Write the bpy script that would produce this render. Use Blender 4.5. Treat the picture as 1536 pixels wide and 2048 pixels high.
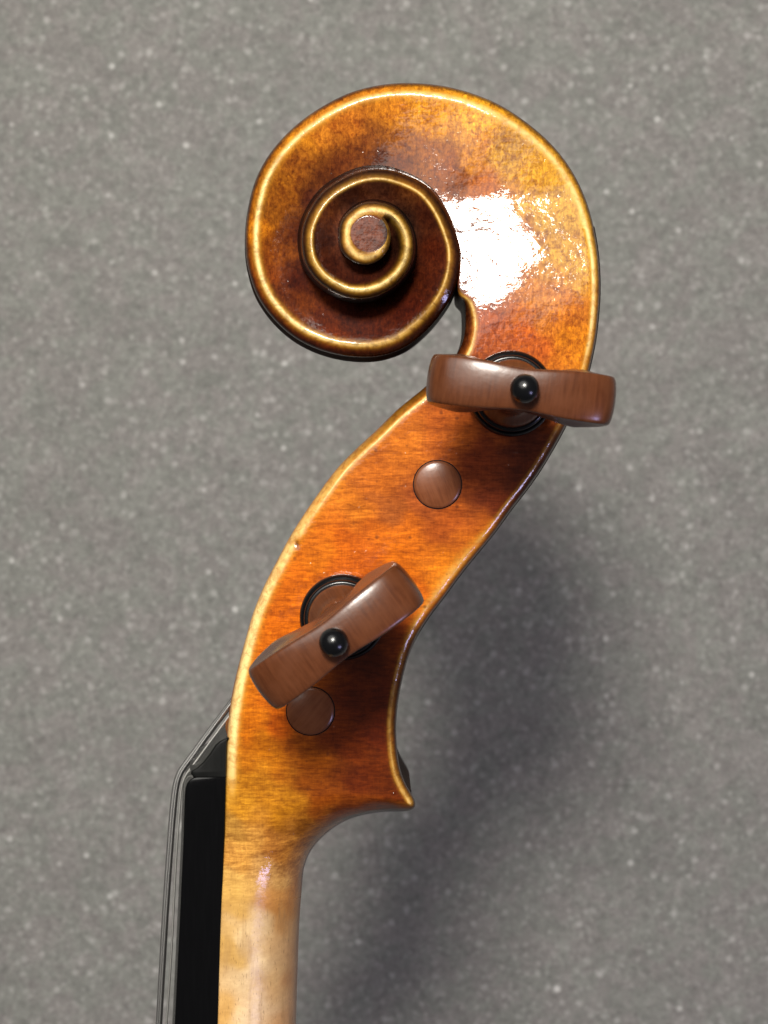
import bpy, bmesh, math, random
import numpy as np

# ------------------------------------------------------------------ camera / world / lamps
scene = bpy.context.scene
for o in list(bpy.data.objects):
    bpy.data.objects.remove(o)

K = 0.0000735          # metres per photograph pixel in the plane of the pegbox cheek (z = 0)
CX, CY = 820.0, 862.0  # point of the picture the lens axis goes through
D = 0.240              # lens height above the cheek

cam_data = bpy.data.cameras.new("camera")
cam = bpy.data.objects.new("camera", cam_data)
scene.collection.objects.link(cam)
scene.camera = cam
cam.location = (0, 0, D)
cam_data.sensor_fit = 'VERTICAL'
cam_data.sensor_height = 24.0
cam_data.lens = 24.0 * D / (2048 * K)
cam_data.shift_x = (768 - CX) / 2048
cam_data.shift_y = (CY - 1024) / 2048
cam_data.clip_start = 0.01
cam_data.clip_end = 50.0
cam_data.dof.use_dof = True
cam_data.dof.focus_distance = D - 0.001
cam_data.dof.aperture_fstop = 25.0

scene.view_settings.view_transform = 'Standard'
scene.view_settings.look = 'None'
scene.view_settings.exposure = 0.0
scene.view_settings.gamma = 1.0
scene.render.resolution_x = 768
scene.render.resolution_y = 1024

world = bpy.data.worlds.new("World")
scene.world = world
world.use_nodes = True
bg = world.node_tree.nodes['Background']
bg.inputs[0].default_value = (1.0, 0.97, 0.92, 1)
bg.inputs[1].default_value = 0.06


def lamp(name, loc, target, size, power, color, size_y=None, shape='DISK'):
    ld = bpy.data.lights.new(name, 'AREA')
    ld.shape = shape
    ld.size = size
    if size_y:
        ld.size_y = size_y
    ld.energy = power
    ld.color = color
    lo = bpy.data.objects.new(name, ld)
    scene.collection.objects.link(lo)
    lo.location = loc
    d = np.array(target, float) - np.array(loc, float)
    import mathutils
    lo.rotation_euler = mathutils.Vector(d).to_track_quat('-Z', 'Y').to_euler()
    return lo


# warm ceiling spot above and a little left, a broad warm glow, a cool window low on the right
kd = np.array((-0.09, 0.43, 0.88)); kd /= np.linalg.norm(kd)
lamp("ceiling_spot", tuple(kd * 0.75 + np.array((0.0, 0.0, 0))), (0, 0.0, 0), 0.155, 7.3, (1.0, 0.95, 0.86))
sd = np.array((-0.25, 0.50, 0.80)); sd /= np.linalg.norm(sd)
lamp("ceiling_glow", tuple(sd * 0.9), (0, 0, 0), 0.95, 4.9, (1.0, 0.965, 0.90))
wd = np.array((0.70, -0.50, 0.52)); wd /= np.linalg.norm(wd)
lamp("window_light", tuple(wd * 0.9), (0, -0.03, 0), 0.11, 1.7, (0.58, 0.55, 1.0), 0.22, 'RECTANGLE')


# ------------------------------------------------------------------ helpers
def lin(c):
    c = np.asarray(c, float) / 255.0
    return np.where(c <= 0.04045, c / 12.92, ((c + 0.055) / 1.055) ** 2.4)


def world_xy(px, py, zmm):
    """picture position at depth z (mm) -> metres"""
    s = K * (D * 1000 - zmm) / (D * 1000)
    return (np.asarray(px) - CX) * s, (CY - np.asarray(py)) * s


def link(name, me, mat, parent=None, smooth=True):
    o = bpy.data.objects.new(name, me)
    scene.collection.objects.link(o)
    if mat:
        me.materials.append(mat)
    if smooth:
        me.polygons.foreach_set('use_smooth', [True] * len(me.polygons))
    if parent:
        o.parent = parent
    return o


def mesh_pd(name, verts, faces):
    me = bpy.data.meshes.new(name)
    me.from_pydata([tuple(map(float, v)) for v in verts], [], [tuple(map(int, f)) for f in faces])
    me.update()
    return me


def pchip(x, y, xq):
    """monotone cubic interpolation"""
    x = np.asarray(x, float); y = np.asarray(y, float)
    one = y.ndim == 1
    if one:
        y = y[:, None]
    h = np.diff(x); dl = np.diff(y, axis=0) / h[:, None]
    m = np.zeros_like(y)
    m[0] = dl[0]; m[-1] = dl[-1]
    for i in range(1, len(x) - 1):
        a, b = dl[i - 1], dl[i]
        w1 = 2 * h[i] + h[i - 1]; w2 = h[i] + 2 * h[i - 1]
        with np.errstate(divide='ignore', invalid='ignore'):
            mm = (w1 + w2) / (w1 / a + w2 / b)
        m[i] = np.where(a * b > 0, mm, 0)
    xq = np.asarray(xq, float)
    i = np.clip(np.searchsorted(x, xq) - 1, 0, len(x) - 2)
    t = ((xq - x[i]) / h[i])[:, None]; hh = h[i][:, None]
    r = ((2 * t**3 - 3 * t**2 + 1) * y[i] + (t**3 - 2 * t**2 + t) * hh * m[i]
         + (-2 * t**3 + 3 * t**2) * y[i + 1] + (t**3 - t**2) * hh * m[i + 1])
    return r[:, 0] if one else r


def cubic(x, y, xq):
    """C2 natural cubic spline"""
    x = np.asarray(x, float); y = np.asarray(y, float)
    one = y.ndim == 1
    if one:
        y = y[:, None]
    n = len(x); h = np.diff(x)
    A = np.zeros((n, n)); B = np.zeros_like(y)
    A[0, 0] = A[-1, -1] = 1
    for i in range(1, n - 1):
        A[i, i - 1] = h[i - 1]; A[i, i] = 2 * (h[i - 1] + h[i]); A[i, i + 1] = h[i]
        B[i] = 6 * ((y[i + 1] - y[i]) / h[i] - (y[i] - y[i - 1]) / h[i - 1])
    M = np.linalg.solve(A, B)
    xq = np.asarray(xq, float)
    i = np.clip(np.searchsorted(x, xq) - 1, 0, n - 2)
    hi = h[i][:, None]; a = (x[i + 1] - xq)[:, None]; b = (xq - x[i])[:, None]
    r = (M[i] * a**3 + M[i + 1] * b**3) / (6 * hi) + (y[i] / hi - M[i] * hi / 6) * a + (y[i + 1] / hi - M[i + 1] * hi / 6) * b
    return r[:, 0] if one else r


def smooth1(a, n):
    """light smoothing of a sequence, ends kept"""
    a = a.copy()
    for _ in range(n):
        a[1:-1] = 0.25 * a[:-2] + 0.5 * a[1:-1] + 0.25 * a[2:]
    return a


# ------------------------------------------------------------------ node helper
class NT:
    def __init__(self, name):
        self.m = bpy.data.materials.new(name)
        self.m.use_nodes = True
        self.t = self.m.node_tree
        self.b = self.t.nodes['Principled BSDF']

    def n(self, typ, **kw):
        nd = self.t.nodes.new(typ)
        for k, v in kw.items():
            setattr(nd, k, v)
        return nd

    def l(self, a, b):
        self.t.links.new(a, b)

    def val(self, sock, v):
        if hasattr(v, 'links'):
            self.l(v, sock)
        else:
            sock.default_value = v

    def math(self, op, a, b=0.0, c=0.0, clamp=False):
        nd = self.n('ShaderNodeMath', operation=op, use_clamp=clamp)
        self.val(nd.inputs[0], a); self.val(nd.inputs[1], b); self.val(nd.inputs[2], c)
        return nd.outputs[0]

    def mix(self, fac, a, b, mode='MIX'):
        nd = self.n('ShaderNodeMix', data_type='RGBA', blend_type=mode)
        self.val(nd.inputs['Factor'], fac)
        for s, v in ((nd.inputs[6], a), (nd.inputs[7], b)):
            if isinstance(v, tuple) and len(v) == 3:
                v = (*v, 1)
            self.val(s, v)
        return nd.outputs[2]

    def ramp(self, fac, lo, hi, a=0.0, b=1.0, kind='SMOOTHSTEP'):
        nd = self.n('ShaderNodeMapRange', interpolation_type=kind, clamp=True)
        self.val(nd.inputs['Value'], fac)
        nd.inputs['From Min'].default_value = lo; nd.inputs['From Max'].default_value = hi
        nd.inputs['To Min'].default_value = a; nd.inputs['To Max'].default_value = b
        return nd.outputs[0]

    def coords(self, scale=(1, 1, 1), rot=(0, 0, 0), src=None):
        """object space, 1 unit = 1 mm times scale"""
        if src is None:
            src = self.n('ShaderNodeTexCoord').outputs['Object']
        mp = self.n('ShaderNodeMapping')
        mp.inputs['Scale'].default_value = tuple(1000.0 * s for s in scale)
        mp.inputs['Rotation'].default_value = rot
        self.l(src, mp.inputs['Vector'])
        return mp.outputs[0]

    def noise(self, vec, scale, detail=3.0, rough=0.55, dist=0.0):
        nd = self.n('ShaderNodeTexNoise')
        self.l(vec, nd.inputs['Vector'])
        nd.inputs['Scale'].default_value = scale
        nd.inputs['Detail'].default_value = detail
        nd.inputs['Roughness'].default_value = rough
        nd.inputs['Distortion'].default_value = dist
        return nd.outputs[0]

    def vor(self, vec, scale, feature='F1'):
        nd = self.n('ShaderNodeTexVoronoi', feature=feature)
        self.l(vec, nd.inputs['Vector'])
        nd.inputs['Scale'].default_value = scale
        return nd

    def bump(self, h, dist, strength=1.0, normal=None):
        nd = self.n('ShaderNodeBump')
        nd.inputs['Strength'].default_value = strength
        nd.inputs['Distance'].default_value = dist
        self.l(h, nd.inputs['Height'])
        if normal:
            self.l(normal, nd.inputs['Normal'])
        return nd.outputs[0]


# ------------------------------------------------------------------ materials
def varnish_material():
    T = NT("violin_varnish")
    col = T.n('ShaderNodeAttribute', attribute_name='varnish').outputs['Color']
    wa = T.n('ShaderNodeAttribute', attribute_name='wear_glint').outputs['Fac']
    bare = T.n('ShaderNodeAttribute', attribute_name='bare').outputs['Fac']
    P = T.coords()
    # curl of the maple: bands across the grain, running across the pegbox
    flame = T.noise(T.coords((0.10, 1.0, 0.25), (0, 0, 0.06)), 0.55, 3.0, 0.5, 0.4)
    fine_h = T.noise(T.coords((0.22, 3.2, 1.0)), 1.3, 3.0, 0.6, 0.2)
    fine_v = T.noise(T.coords((2.6, 0.30, 1.0)), 1.6, 3.0, 0.6, 0.2)
    sepb = T.n('ShaderNodeSeparateXYZ'); T.l(P, sepb.inputs[0])
    blot = T.mix(T.ramp(sepb.outputs[1], 2.0, 12.0, 0.75, 0.0), T.noise(T.coords((1.25, 0.8, 1.0)), 1.35, 6.0, 0.70, 0.5), T.noise(T.coords((0.5, 1.7, 1.0)), 1.1, 6.0, 0.70, 0.4))
    big = T.noise(P, 0.22, 4.0, 0.6, 0.3)
    sep = T.n('ShaderNodeSeparateXYZ'); T.l(P, sep.inputs[0])
    nb = T.math('SUBTRACT', 1.0, bare)
    mh = T.math('MULTIPLY', T.ramp(sep.outputs[1], 2.0, 12.0, 1.0, 0.30), nb)
    mv = T.math('MULTIPLY', T.ramp(sep.outputs[1], 2.0, 12.0, 0.55, 1.0), nb)

    def amp(n, a, m):
        # 1 + a * m * (n - 0.5) * 2
        return T.math('ADD', 1.0, T.math('MULTIPLY', T.math('MULTIPLY', T.math('SUBTRACT', n, 0.5), 2.0 * a), m))
    v = T.math('MULTIPLY', amp(flame, 0.55, mh), amp(fine_h, 0.42, mh))
    v = T.math('MULTIPLY', v, amp(fine_v, 0.45, mv))
    v_unused = T.math('MULTIPLY', T.ramp(flame, 0.30, 0.70, 0.82, 1.17, 'LINEAR'), T.ramp(fine_h, 0.25, 0.75, 0.80, 1.20, 'LINEAR'))
    v = T.math('MULTIPLY', v, amp(blot, 1.35, T.ramp(bare, 0.0, 1.0, 1.0, 0.22)))
    v = T.math('MULTIPLY', v, T.ramp(big, 0.30, 0.70, 0.84, 1.14, 'LINEAR'))
    gam = T.math('ADD', 1.0, 0.0)
    # deeper varnish is redder and darker: darken green and blue faster than red
    cc = T.n('ShaderNodeCombineColor')
    T.l(v, cc.inputs[0]); T.l(T.math('POWER', v, 1.22), cc.inputs[1]); T.l(T.math('POWER', v, 1.35), cc.inputs[2])
    c = T.mix(1.0, col, cc.outputs[0], 'MULTIPLY')
    # brown antiquing left in patches
    st1 = T.ramp(T.noise(P, 0.75, 6.0, 0.72, 0.6), 0.46, 0.62)
    st2 = T.ramp(T.noise(T.coords((1.6, 0.7, 1.0)), 1.9, 3.0, 0.6, 0.3), 0.54, 0.68)
    stn = T.math('MULTIPLY', T.math('ADD', T.math('MULTIPLY', st1, 0.66), T.math('MULTIPLY', st2, 0.28)), T.math('MULTIPLY', nb, T.ramp(sep.outputs[1], 0.0, 14.0, 0.22, 0.9)))
    c = T.mix(stn, c, T.mix(1.0, c, (0.42, 0.22, 0.15), 'MULTIPLY'))
    hs = T.n('ShaderNodeHueSaturation')
    hs.inputs['Saturation'].default_value = 1.0; hs.inputs['Value'].default_value = 1.16
    T.l(c, hs.inputs['Color']); T.l(nb, hs.inputs['Fac'])
    c = hs.outputs[0]
    # worn golden edges, broken by noise, the crest highlight painted cream
    n_e = T.noise(P, 0.8, 5.0, 0.65, 0.6)
    wear_glint = T.math('MULTIPLY', wa, T.ramp(n_e, 0.34, 0.58, 0.50, 1.0))
    gold = T.mix(T.noise(P, 1.6, 3.0), (0.46, 0.20, 0.014), (0.80, 0.42, 0.040))
    gold = T.mix(T.math('POWER', wa, 3.0), gold, (1.0, 0.74, 0.30))
    c = T.mix(wear_glint, c, gold)
    # dark flecks in the varnish
    fl = T.vor(P, 0.42)
    seed = T.n('ShaderNodeSeparateColor'); T.l(fl.outputs['Color'], seed.inputs[0])
    spot = T.math('MULTIPLY', T.ramp(fl.outputs['Distance'], 0.05, 0.17, 1.0, 0.0), T.ramp(seed.outputs[0], 0.80, 0.86))
    fl2 = T.vor(P, 0.95)
    seed2 = T.n('ShaderNodeSeparateColor'); T.l(fl2.outputs['Color'], seed2.inputs[0])
    spot2 = T.math('MULTIPLY', T.ramp(fl2.outputs['Distance'], 0.08, 0.24, 1.0, 0.0), T.ramp(seed2.outputs[1], 0.78, 0.86))
    sp = T.math('MULTIPLY', T.math('MAXIMUM', spot, T.math('MULTIPLY', spot2, 0.6)), T.math('SUBTRACT', 1.0, T.math('MULTIPLY', bare, 0.75)))
    c = T.mix(T.math('MULTIPLY', sp, 0.55), c, (0.07, 0.016, 0.006))
    # pores of the bare neck, fine dashes along it
    pore = T.noise(T.coords((4.5, 0.8, 2.0)), 1.1, 2.0, 0.6)
    pf = T.math('MULTIPLY', T.ramp(pore, 0.60, 0.72), bare)
    c = T.mix(T.math('MULTIPLY', pf, 0.55), c, (0.20, 0.10, 0.04))
    smear = T.noise(T.coords((1.0, 0.16, 1.0)), 0.8, 4.0, 0.6, 0.3)
    c = T.mix(T.math('MULTIPLY', T.ramp(smear, 0.50, 0.72), T.math('MULTIPLY', bare, 0.40)), c, (0.36, 0.20, 0.075))
    T.l(c, T.b.inputs['Base Color'])
    T.val(T.b.inputs['Roughness'], 0.48)
    T.b.inputs['Specular IOR Level'].default_value = 0.08
    dull = T.n('ShaderNodeAttribute', attribute_name='dull').outputs['Fac']
    T.l(T.math('MULTIPLY', T.ramp(bare, 0.0, 1.0, 1.0, 0.8), T.ramp(dull, 0, 1, 1.0, 0.0)), T.b.inputs['Coat Weight'])
    T.l(T.math('ADD', T.math('ADD', T.ramp(bare, 0.0, 1.0, 0.05, 0.30), T.math('MULTIPLY', wa, 0.10)), T.math('MULTIPLY', T.noise(P, 0.5), 0.03)), T.b.inputs['Coat Roughness'])
    T.b.inputs['Coat IOR'].default_value = 1.47
    # orange peel of brushed varnish, dust bumps
    h1 = T.noise(P, 2.3, 4.0, 0.6, 0.3)
    dust = T.vor(P, 0.62)
    sd_ = T.n('ShaderNodeSeparateColor'); T.l(dust.outputs['Color'], sd_.inputs[0])
    dh = T.math('MULTIPLY', T.ramp(dust.outputs['Distance'], 0.02, 0.13, 1.0, 0.0), T.ramp(sd_.outputs[1], 0.80, 0.84))
    hh = T.math('ADD', T.math('MULTIPLY', h1, 0.012), T.math('MULTIPLY', T.noise(P, 0.80, 2.2), 0.060))
    hh = T.math('ADD', hh, T.math('MULTIPLY', dh, 0.05))
    hh = T.math('ADD', hh, T.math('MULTIPLY', fine_h, 0.007))
    bn = T.bump(hh, 0.001, 1.0)
    T.l(bn, T.b.inputs['Coat Normal'])
    T.l(T.bump(hh, 0.001, 0.25), T.b.inputs['Normal'])
    return T.m


def boxwood_material(name="peg_boxwood", gain=1.0):
    T = NT(name)
    P = T.coords()
    ring = T.noise(T.coords((2.4, 0.25, 0.30)), 0.9, 3.0, 0.6, 0.2)
    m = T.noise(P, 0.35, 3.0, 0.5)
    c = T.mix(T.ramp(ring, 0.3, 0.7), (0.076, 0.022, 0.0075), (0.110, 0.034, 0.012))
    c = T.mix(T.ramp(m, 0.35, 0.7, 0.0, 0.55), c, (0.124, 0.042, 0.017))
    c = T.mix(1.0, c, (gain, gain, gain), 'MULTIPLY')
    sp = T.ramp(T.noise(P, 5.0, 2.0), 0.66, 0.74, 0.0, 0.35)
    c = T.mix(sp, c, (0.06, 0.02, 0.01))
    T.l(c, T.b.inputs['Base Color'])
    T.b.inputs['Roughness'].default_value = 0.27
    T.b.inputs['Specular IOR Level'].default_value = 0.55
    T.l(T.bump(T.noise(P, 1.2, 3.0), 0.00003, 0.5), T.b.inputs['Normal'])
    return T.m


def ebony_material(name, base, rough, grain=0.4):
    T = NT(name)
    P = T.coords((3.0, 0.15, 3.0))
    n = T.noise(P, 1.2, 4.0, 0.6)
    c = T.mix(T.ramp(n, 0.35, 0.7), tuple(base), tuple(b * 1.12 for b in base))
    T.l(c, T.b.inputs['Base Color'])
    T.l(T.ramp(n, 0.2, 0.8, rough, rough + 0.05), T.b.inputs['Roughness'])
    T.l(T.bump(n, 0.00004, grain), T.b.inputs['Normal'])
    return T.m


def string_material(name, col, wound):
    T = NT(name)
    T.b.inputs['Metallic'].default_value = 0.9
    T.b.inputs['Base Color'].default_value = (*col, 1)
    T.b.inputs['Roughness'].default_value = 0.38
    if wound:
        w = T.n('ShaderNodeTexWave', wave_type='BANDS', bands_direction='Y')
        T.l(T.coords(), w.inputs['Vector'])
        w.inputs['Scale'].default_value = 2.6
        T.l(T.bump(w.outputs[1], 0.00003, 0.3), T.b.inputs['Normal'])
    return T.m


def floor_material():
    T = NT("grey_felt_floor")
    P = T.coords()
    warp = T.noise(P, 0.25, 4.0, 0.6)
    fib = T.noise(P, 2.2, 4.0, 0.65, 0.8)
    big = T.noise(P, 0.09, 4.0, 0.6, 0.3)
    mid = T.noise(P, 0.55, 4.0, 0.65, 0.5)
    v = T.math('MULTIPLY', T.ramp(mid, 0.25, 0.75, 0.66, 1.26, 'LINEAR'), T.ramp(fib, 0.2, 0.8, 0.88, 1.12, 'LINEAR'))
    v = T.math('MULTIPLY', v, T.ramp(big, 0.3, 0.7, 0.93, 1.07, 'LINEAR'))
    # pale flecks of two sizes in the felt
    def flecks(scale, th, rad, comp):
        vn = T.vor(P, scale)
        s = T.n('ShaderNodeSeparateColor'); T.l(vn.outputs['Color'], s.inputs[0])
        return T.math('MULTIPLY', T.math('MULTIPLY', T.ramp(vn.outputs['Distance'], rad * 0.25, rad, 1.0, 0.0), T.ramp(s.outputs[comp], th, 1.0, 0.15, 1.0)),
                      T.math('GREATER_THAN', s.outputs[comp], th))
    f = T.math('ADD', T.math('MULTIPLY', flecks(0.16, 0.45, 0.19, 0), 0.52), T.math('MULTIPLY', flecks(0.25, 0.20, 0.34, 1), 0.28))
    f = T.math('ADD', f, T.math('MULTIPLY', flecks(0.38, 0.20, 0.42, 2), 0.18))
    tint = T.noise(P, 0.16, 4.0, 0.6)
    c = T.mix(T.ramp(tint, 0.38, 0.62), (0.210, 0.213, 0.194), (0.220, 0.210, 0.198))
    cc = T.n('ShaderNodeCombineColor')
    for i in range(3):
        T.l(v, cc.inputs[i])
    c = T.mix(1.0, c, cc.outputs[0], 'MULTIPLY')
    c = T.mix(f, c, (0.66, 0.65, 0.62))
    T.l(c, T.b.inputs['Base Color'])
    T.b.inputs['Roughness'].default_value = 0.85
    T.b.inputs['Specular IOR Level'].default_value = 0.25
    T.l(T.bump(T.noise(P, 1.6, 4.0, 0.6), 0.0006, 0.5), T.b.inputs['Normal'])
    return T.m


M_VARN = varnish_material()
M_BOX = boxwood_material()
M_END = boxwood_material("peg_end_brightened", 1.7)  # same wood brightened in colour to offset the near peg's shadow on it
M_EB = ebony_material("ebony", (0.0016, 0.0016, 0.0020), 0.16, 0.15)
M_EBN = ebony_material("ebony_nut", (0.0045, 0.0047, 0.0044), 0.30, 0.03)
M_EBN.node_tree.nodes['Principled BSDF'].inputs['Specular IOR Level'].default_value = 0.35
M_BLACK = ebony_material("polished_black", (0.0035, 0.0037, 0.0045), 0.20, 0.2)
M_STEEL = string_material("steel_string", (0.72, 0.71, 0.68), False)
M_WOUND = string_material("wound_string", (0.36, 0.355, 0.35), True)

# ------------------------------------------------------------------ the floor far below the scroll
FZ = -0.172
gn = 60
fl = []
for j in range(gn + 1):
    for i in range(gn + 1):
        fl.append(((i / gn - 0.5) * 3.0, (j / gn - 0.5) * 3.0, FZ))
ff = [(j * (gn + 1) + i, j * (gn + 1) + i + 1, (j + 1) * (gn + 1) + i + 1, (j + 1) * (gn + 1) + i) for j in range(gn) for i in range(gn)]
floor = link("floor", mesh_pd("floor", fl, ff), floor_material())
floor["kind"] = "structure"
floor["label"] = "mottled grey felt floor far below the violin scroll"

# ------------------------------------------------------------------ neck, pegbox and scroll: one carved body, lofted along its length
EC = (738.0, 467.0)      # the eye of the scroll
spiral_pts = [
    (1199, 560), (1190, 468), (1182, 437), (1173, 403), (1152, 356), (1121, 309), (1087, 273), (1048, 241.5), (996, 208), (944, 187),
    (892, 173), (840, 167), (808, 166), (756, 171), (704, 184), (652, 209), (600, 244), (561, 281), (530, 322), (509, 366),
    (496, 421), (491, 472), (492, 511), (501, 555), (519, 600), (548, 639), (582, 670), (620, 692), (660, 706), (710, 714), (756, 713),
    (808, 696), (845, 668), (879, 631), (906, 588), (918, 545), (920, 504), (906, 453), (884, 408), (855, 373), (811, 349),
    (767, 338), (723, 341), (678, 360), (645, 384), (619, 420), (605, 457), (604, 497), (612, 530), (634, 561), (661, 581),
    (696, 595.6), (734, 597), (767, 587), (800, 563.5), (820, 535), (829, 497), (824.6, 464), (811, 437), (789, 415), (758, 404),
    (727, 405), (701, 420), (683, 442), (678, 470), (685, 504), (703, 521), (727, 529), (749, 525), (767, 512), (778, 493),
    (781, 470), (776, 449), (766, 434)]
ang, rad = [], []
prev = None
for (x, y) in spiral_pts:
    a = math.degrees(math.atan2(EC[1] - y, x - EC[0])); r = math.hypot(x - EC[0], y - EC[1])
    if prev is not None:
        while a < prev - 5:
            a += 360
    prev = a
    ang.append(a); rad.append(r)
ang = np.array(ang); rad = np.array(rad)
keep = [0]
for i in range(1, len(ang)):
    if ang[i] > ang[keep[-1]] + 4:
        keep.append(i)
ang = ang[keep]; rad = rad[keep]
A_END = ang[-1]
A0 = 2.0
STEP = 1.1
phi_all = np.arange(A0, A_END, STEP)
R_dense = smooth1(pchip(ang, rad, np.arange(ang[0], A_END + 0.01, 0.5)), 60)
phis_dense = np.arange(ang[0], A_END + 0.01, 0.5)


def Rof(phi):
    return np.interp(phi, phis_dense, R_dense)


def sp_pt(phi):
    r = Rof(phi); a = np.radians(phi)
    return np.stack([EC[0] + r * np.cos(a), EC[1] - r * np.sin(a)], -1)


O_sc = sp_pt(phi_all)
has_in = phi_all + 360 <= A_END
I_sc = np.where(has_in[:, None], sp_pt(np.minimum(phi_all + 360, A_END)), 0)
# past the end of the spiral the inner side is the eye's centre, blended over a few degrees
endp = sp_pt(np.array([A_END]))[0]
for i, p in enumerate(phi_all):
    if not has_in[i]:
        t = min((p + 360 - A_END) / 50.0, 1.0); t = t * t * (3 - 2 * t)
        I_sc[i] = endp * (1 - t) + np.array(EC) * t

pairs = [
    ((583, 2330), (426, 2330)), ((587, 2180), (431, 2180)), ((590.6, 2047), (435.5, 2047)), ((594, 1940), (438.5, 1940)), ((597, 1860), (441, 1860)), ((602, 1790), (443.5, 1795)),
    ((607, 1741), (446, 1750)), ((617, 1710), (447, 1725)), ((636, 1683), (448, 1702)), ((662, 1660), (449, 1683)), ((698, 1639.5), (450, 1664)),
    ((741, 1627.5), (450.5, 1644)), ((784, 1623), (451, 1626)), ((812, 1623), (451.2, 1609)), ((829, 1619), (451.4, 1594)), ((833, 1608), (451.6, 1580)),
    ((826, 1592), (452, 1565)), ((812, 1568), (452.5, 1548)), ((801, 1538), (453, 1528)), ((795, 1500), (454, 1500)), ((793, 1455), (457, 1455)), ((796, 1412), (462, 1415)),
    ((803, 1370), (469, 1373)), ((813, 1328), (479, 1328)), ((829, 1282), (490, 1284)), ((855, 1237), (505, 1230)), ((886, 1196), (527, 1175)), ((922, 1147), (553, 1124)),
    ((956, 1105), (579, 1075)), ((988, 1066), (607, 1030)), ((1024, 1017), (638, 985)), ((1055, 977), (674, 937)), ((1081, 940), (712, 898)), ((1105, 900), (753, 860)),
    ((1128, 858), (796, 818)), ((1152, 810), (843, 780)), ((1173, 758), (884, 743)), ((1184, 715), (913, 709)), ((1192, 672), (927, 678)), ((1196, 636), (931, 650)),
    ((1198.5, 606), (931, 622)), ((1199.5, 582), (929, 603)), ((1199.5, 568), (918, 594)), ((1199, 552), (915, 572)), ((1198, 530), (918, 545)), ((1195, 500), (920, 512)),
]
pairs = pairs[:]
pO = np.array([p[0] for p in pairs], float); pI = np.array([p[1] for p in pairs], float)
pO = np.vstack([pO, O_sc[0:1]]); pI = np.vstack([pI, I_sc[0:1]])
seg = np.maximum(np.linalg.norm(np.diff(pO, axis=0), axis=1), np.linalg.norm(np.diff(pI, axis=0), axis=1))
key_t = np.concatenate([[0], np.cumsum(seg)])
NP = 620
tq = np.linspace(0, key_t[-1], NP)
O_pb = pchip(key_t, pO, tq); I_pb = pchip(key_t, pI, tq)
O_pb = smooth1(O_pb, 8); I_pb = smooth1(I_pb, 5)
PO = np.vstack([O_pb[:-1], O_sc]); PI_ = np.vstack([I_pb[:-1], I_sc])
NS = len(PO)
n_pb = NP - 1
phi_st = np.concatenate([np.full(n_pb, A0), phi_all])


def key_index(i):
    return int(np.argmin(np.abs(tq - key_t[i])))


# per-station shape values (mm, px)
ks = [0, 5, 7, 9, 11, 13, 15, 17, 20, 24, 30, 35, 37, 39, 41, 43, 46]
#        neck.............heel......chin.......pegbox.............................throat
zo_k = [0, 0, 0, 0, 0, 0, 0, 0, 0, 0, -0.0, -0.1, -0.25, -0.5, -1.05, -1.6, -2.6]
w_k = [146, 140, 118, 80, 40, 20, 17, 18, 19, 19, 18, 17, 17, 17, 18, 18, 20]
h_k = [12.0, 12.0, 11.6, 9.5, 5.0, 2.0, 1.0, 1.0, 1.0, 1.0, 1.0, 1.0, 1.0, 1.0, 1.0, 1.0, 1.0]
wi_k = [3, 3, 3, 4, 4, 5, 8, 12, 14, 17, 20, 24, 26, 26, 14, 2, 2]
hi_k = [0.1, 0.1, 0.1, 0.2, 0.2, 0.3, 0.5, 0.8, 1.0, 1.2, 1.3, 1.4, 1.4, 1.4, 0.8, 0.05, 0.0]
dip_k = [0, 0, 0, 0, 0.1, 0.2, 0.2, 0.1, 0, 0, 0.0, 0.0, 0.0, 0.1, 0.2, 0.3, 0.4]
kt = key_t[ks]
Zo = np.zeros(NS); Wo = np.zeros(NS); Ho = np.zeros(NS); Wi = np.zeros(NS); Hi = np.zeros(NS); Dip = np.zeros(NS)
t_pb = tq[:-1]
Zo[:n_pb] = pchip(kt, zo_k, t_pb); Wo[:n_pb] = pchip(kt, w_k, t_pb); Ho[:n_pb] = pchip(kt, h_k, t_pb)
Wi[:n_pb] = pchip(kt, wi_k, t_pb); Hi[:n_pb] = pchip(kt, hi_k, t_pb); Dip[:n_pb] = pchip(kt, dip_k, t_pb)
sa = [0, 30, 60, 90, 135, 180, 225, 270, 324, 360, 405, 450, 540, 630, 720, 810, 900, 990, 1150]
Zo[n_pb:] = pchip(sa, [-3.1, -3.25, -3.3, -3.4, -3.8, -4.0, -4.0, -3.3, -1.1, -0.4, 0.2, 0.7, 1.7, 2.6, 3.4, 4.1, 4.6, 4.9, 5.1], phi_all)
Wo[n_pb:] = pchip(sa, [20, 24, 27, 28, 28, 29, 32, 36, 32, 28, 27, 27, 26, 26, 20, 22, 22, 18, 12], phi_all)
Ho[n_pb:] = pchip(sa, [1.0, 1.1, 1.2, 1.2, 1.3, 1.3, 1.3, 1.2, 1.1, 1.0, 1.0, 1.0, 1.0, 1.1, 1.1, 0.9, 0.8, 0.6, 0.5], phi_all)
Wi[n_pb:] = 2
Dip[n_pb:] = pchip(sa, [0.45, 0.8, 1.2, 1.6, 2.0, 2.3, 2.5, 2.6, 2.3, 2.0, 2.0, 2.0, 2.0, 2.2, 2.4, 2.2, 0.0, 0, 0], phi_all)
tip = A_END - 360
kk = np.clip((tip + 4 - phi_all) / 24.0, 0, 1)
Dip[n_pb:] *= kk * kk * (3 - 2 * kk)

# across the face: u = 0 at the outer edge, 1 at the inner edge
nf = 64
un = np.linspace(0, 1, nf)
U = 0.55 * un + 0.45 * (0.5 - 0.5 * np.cos(np.pi * un))
face_px = PO[:, None, :] * (1 - U)[None, :, None] + PI_[:, None, :] * U[None, :, None]


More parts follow.
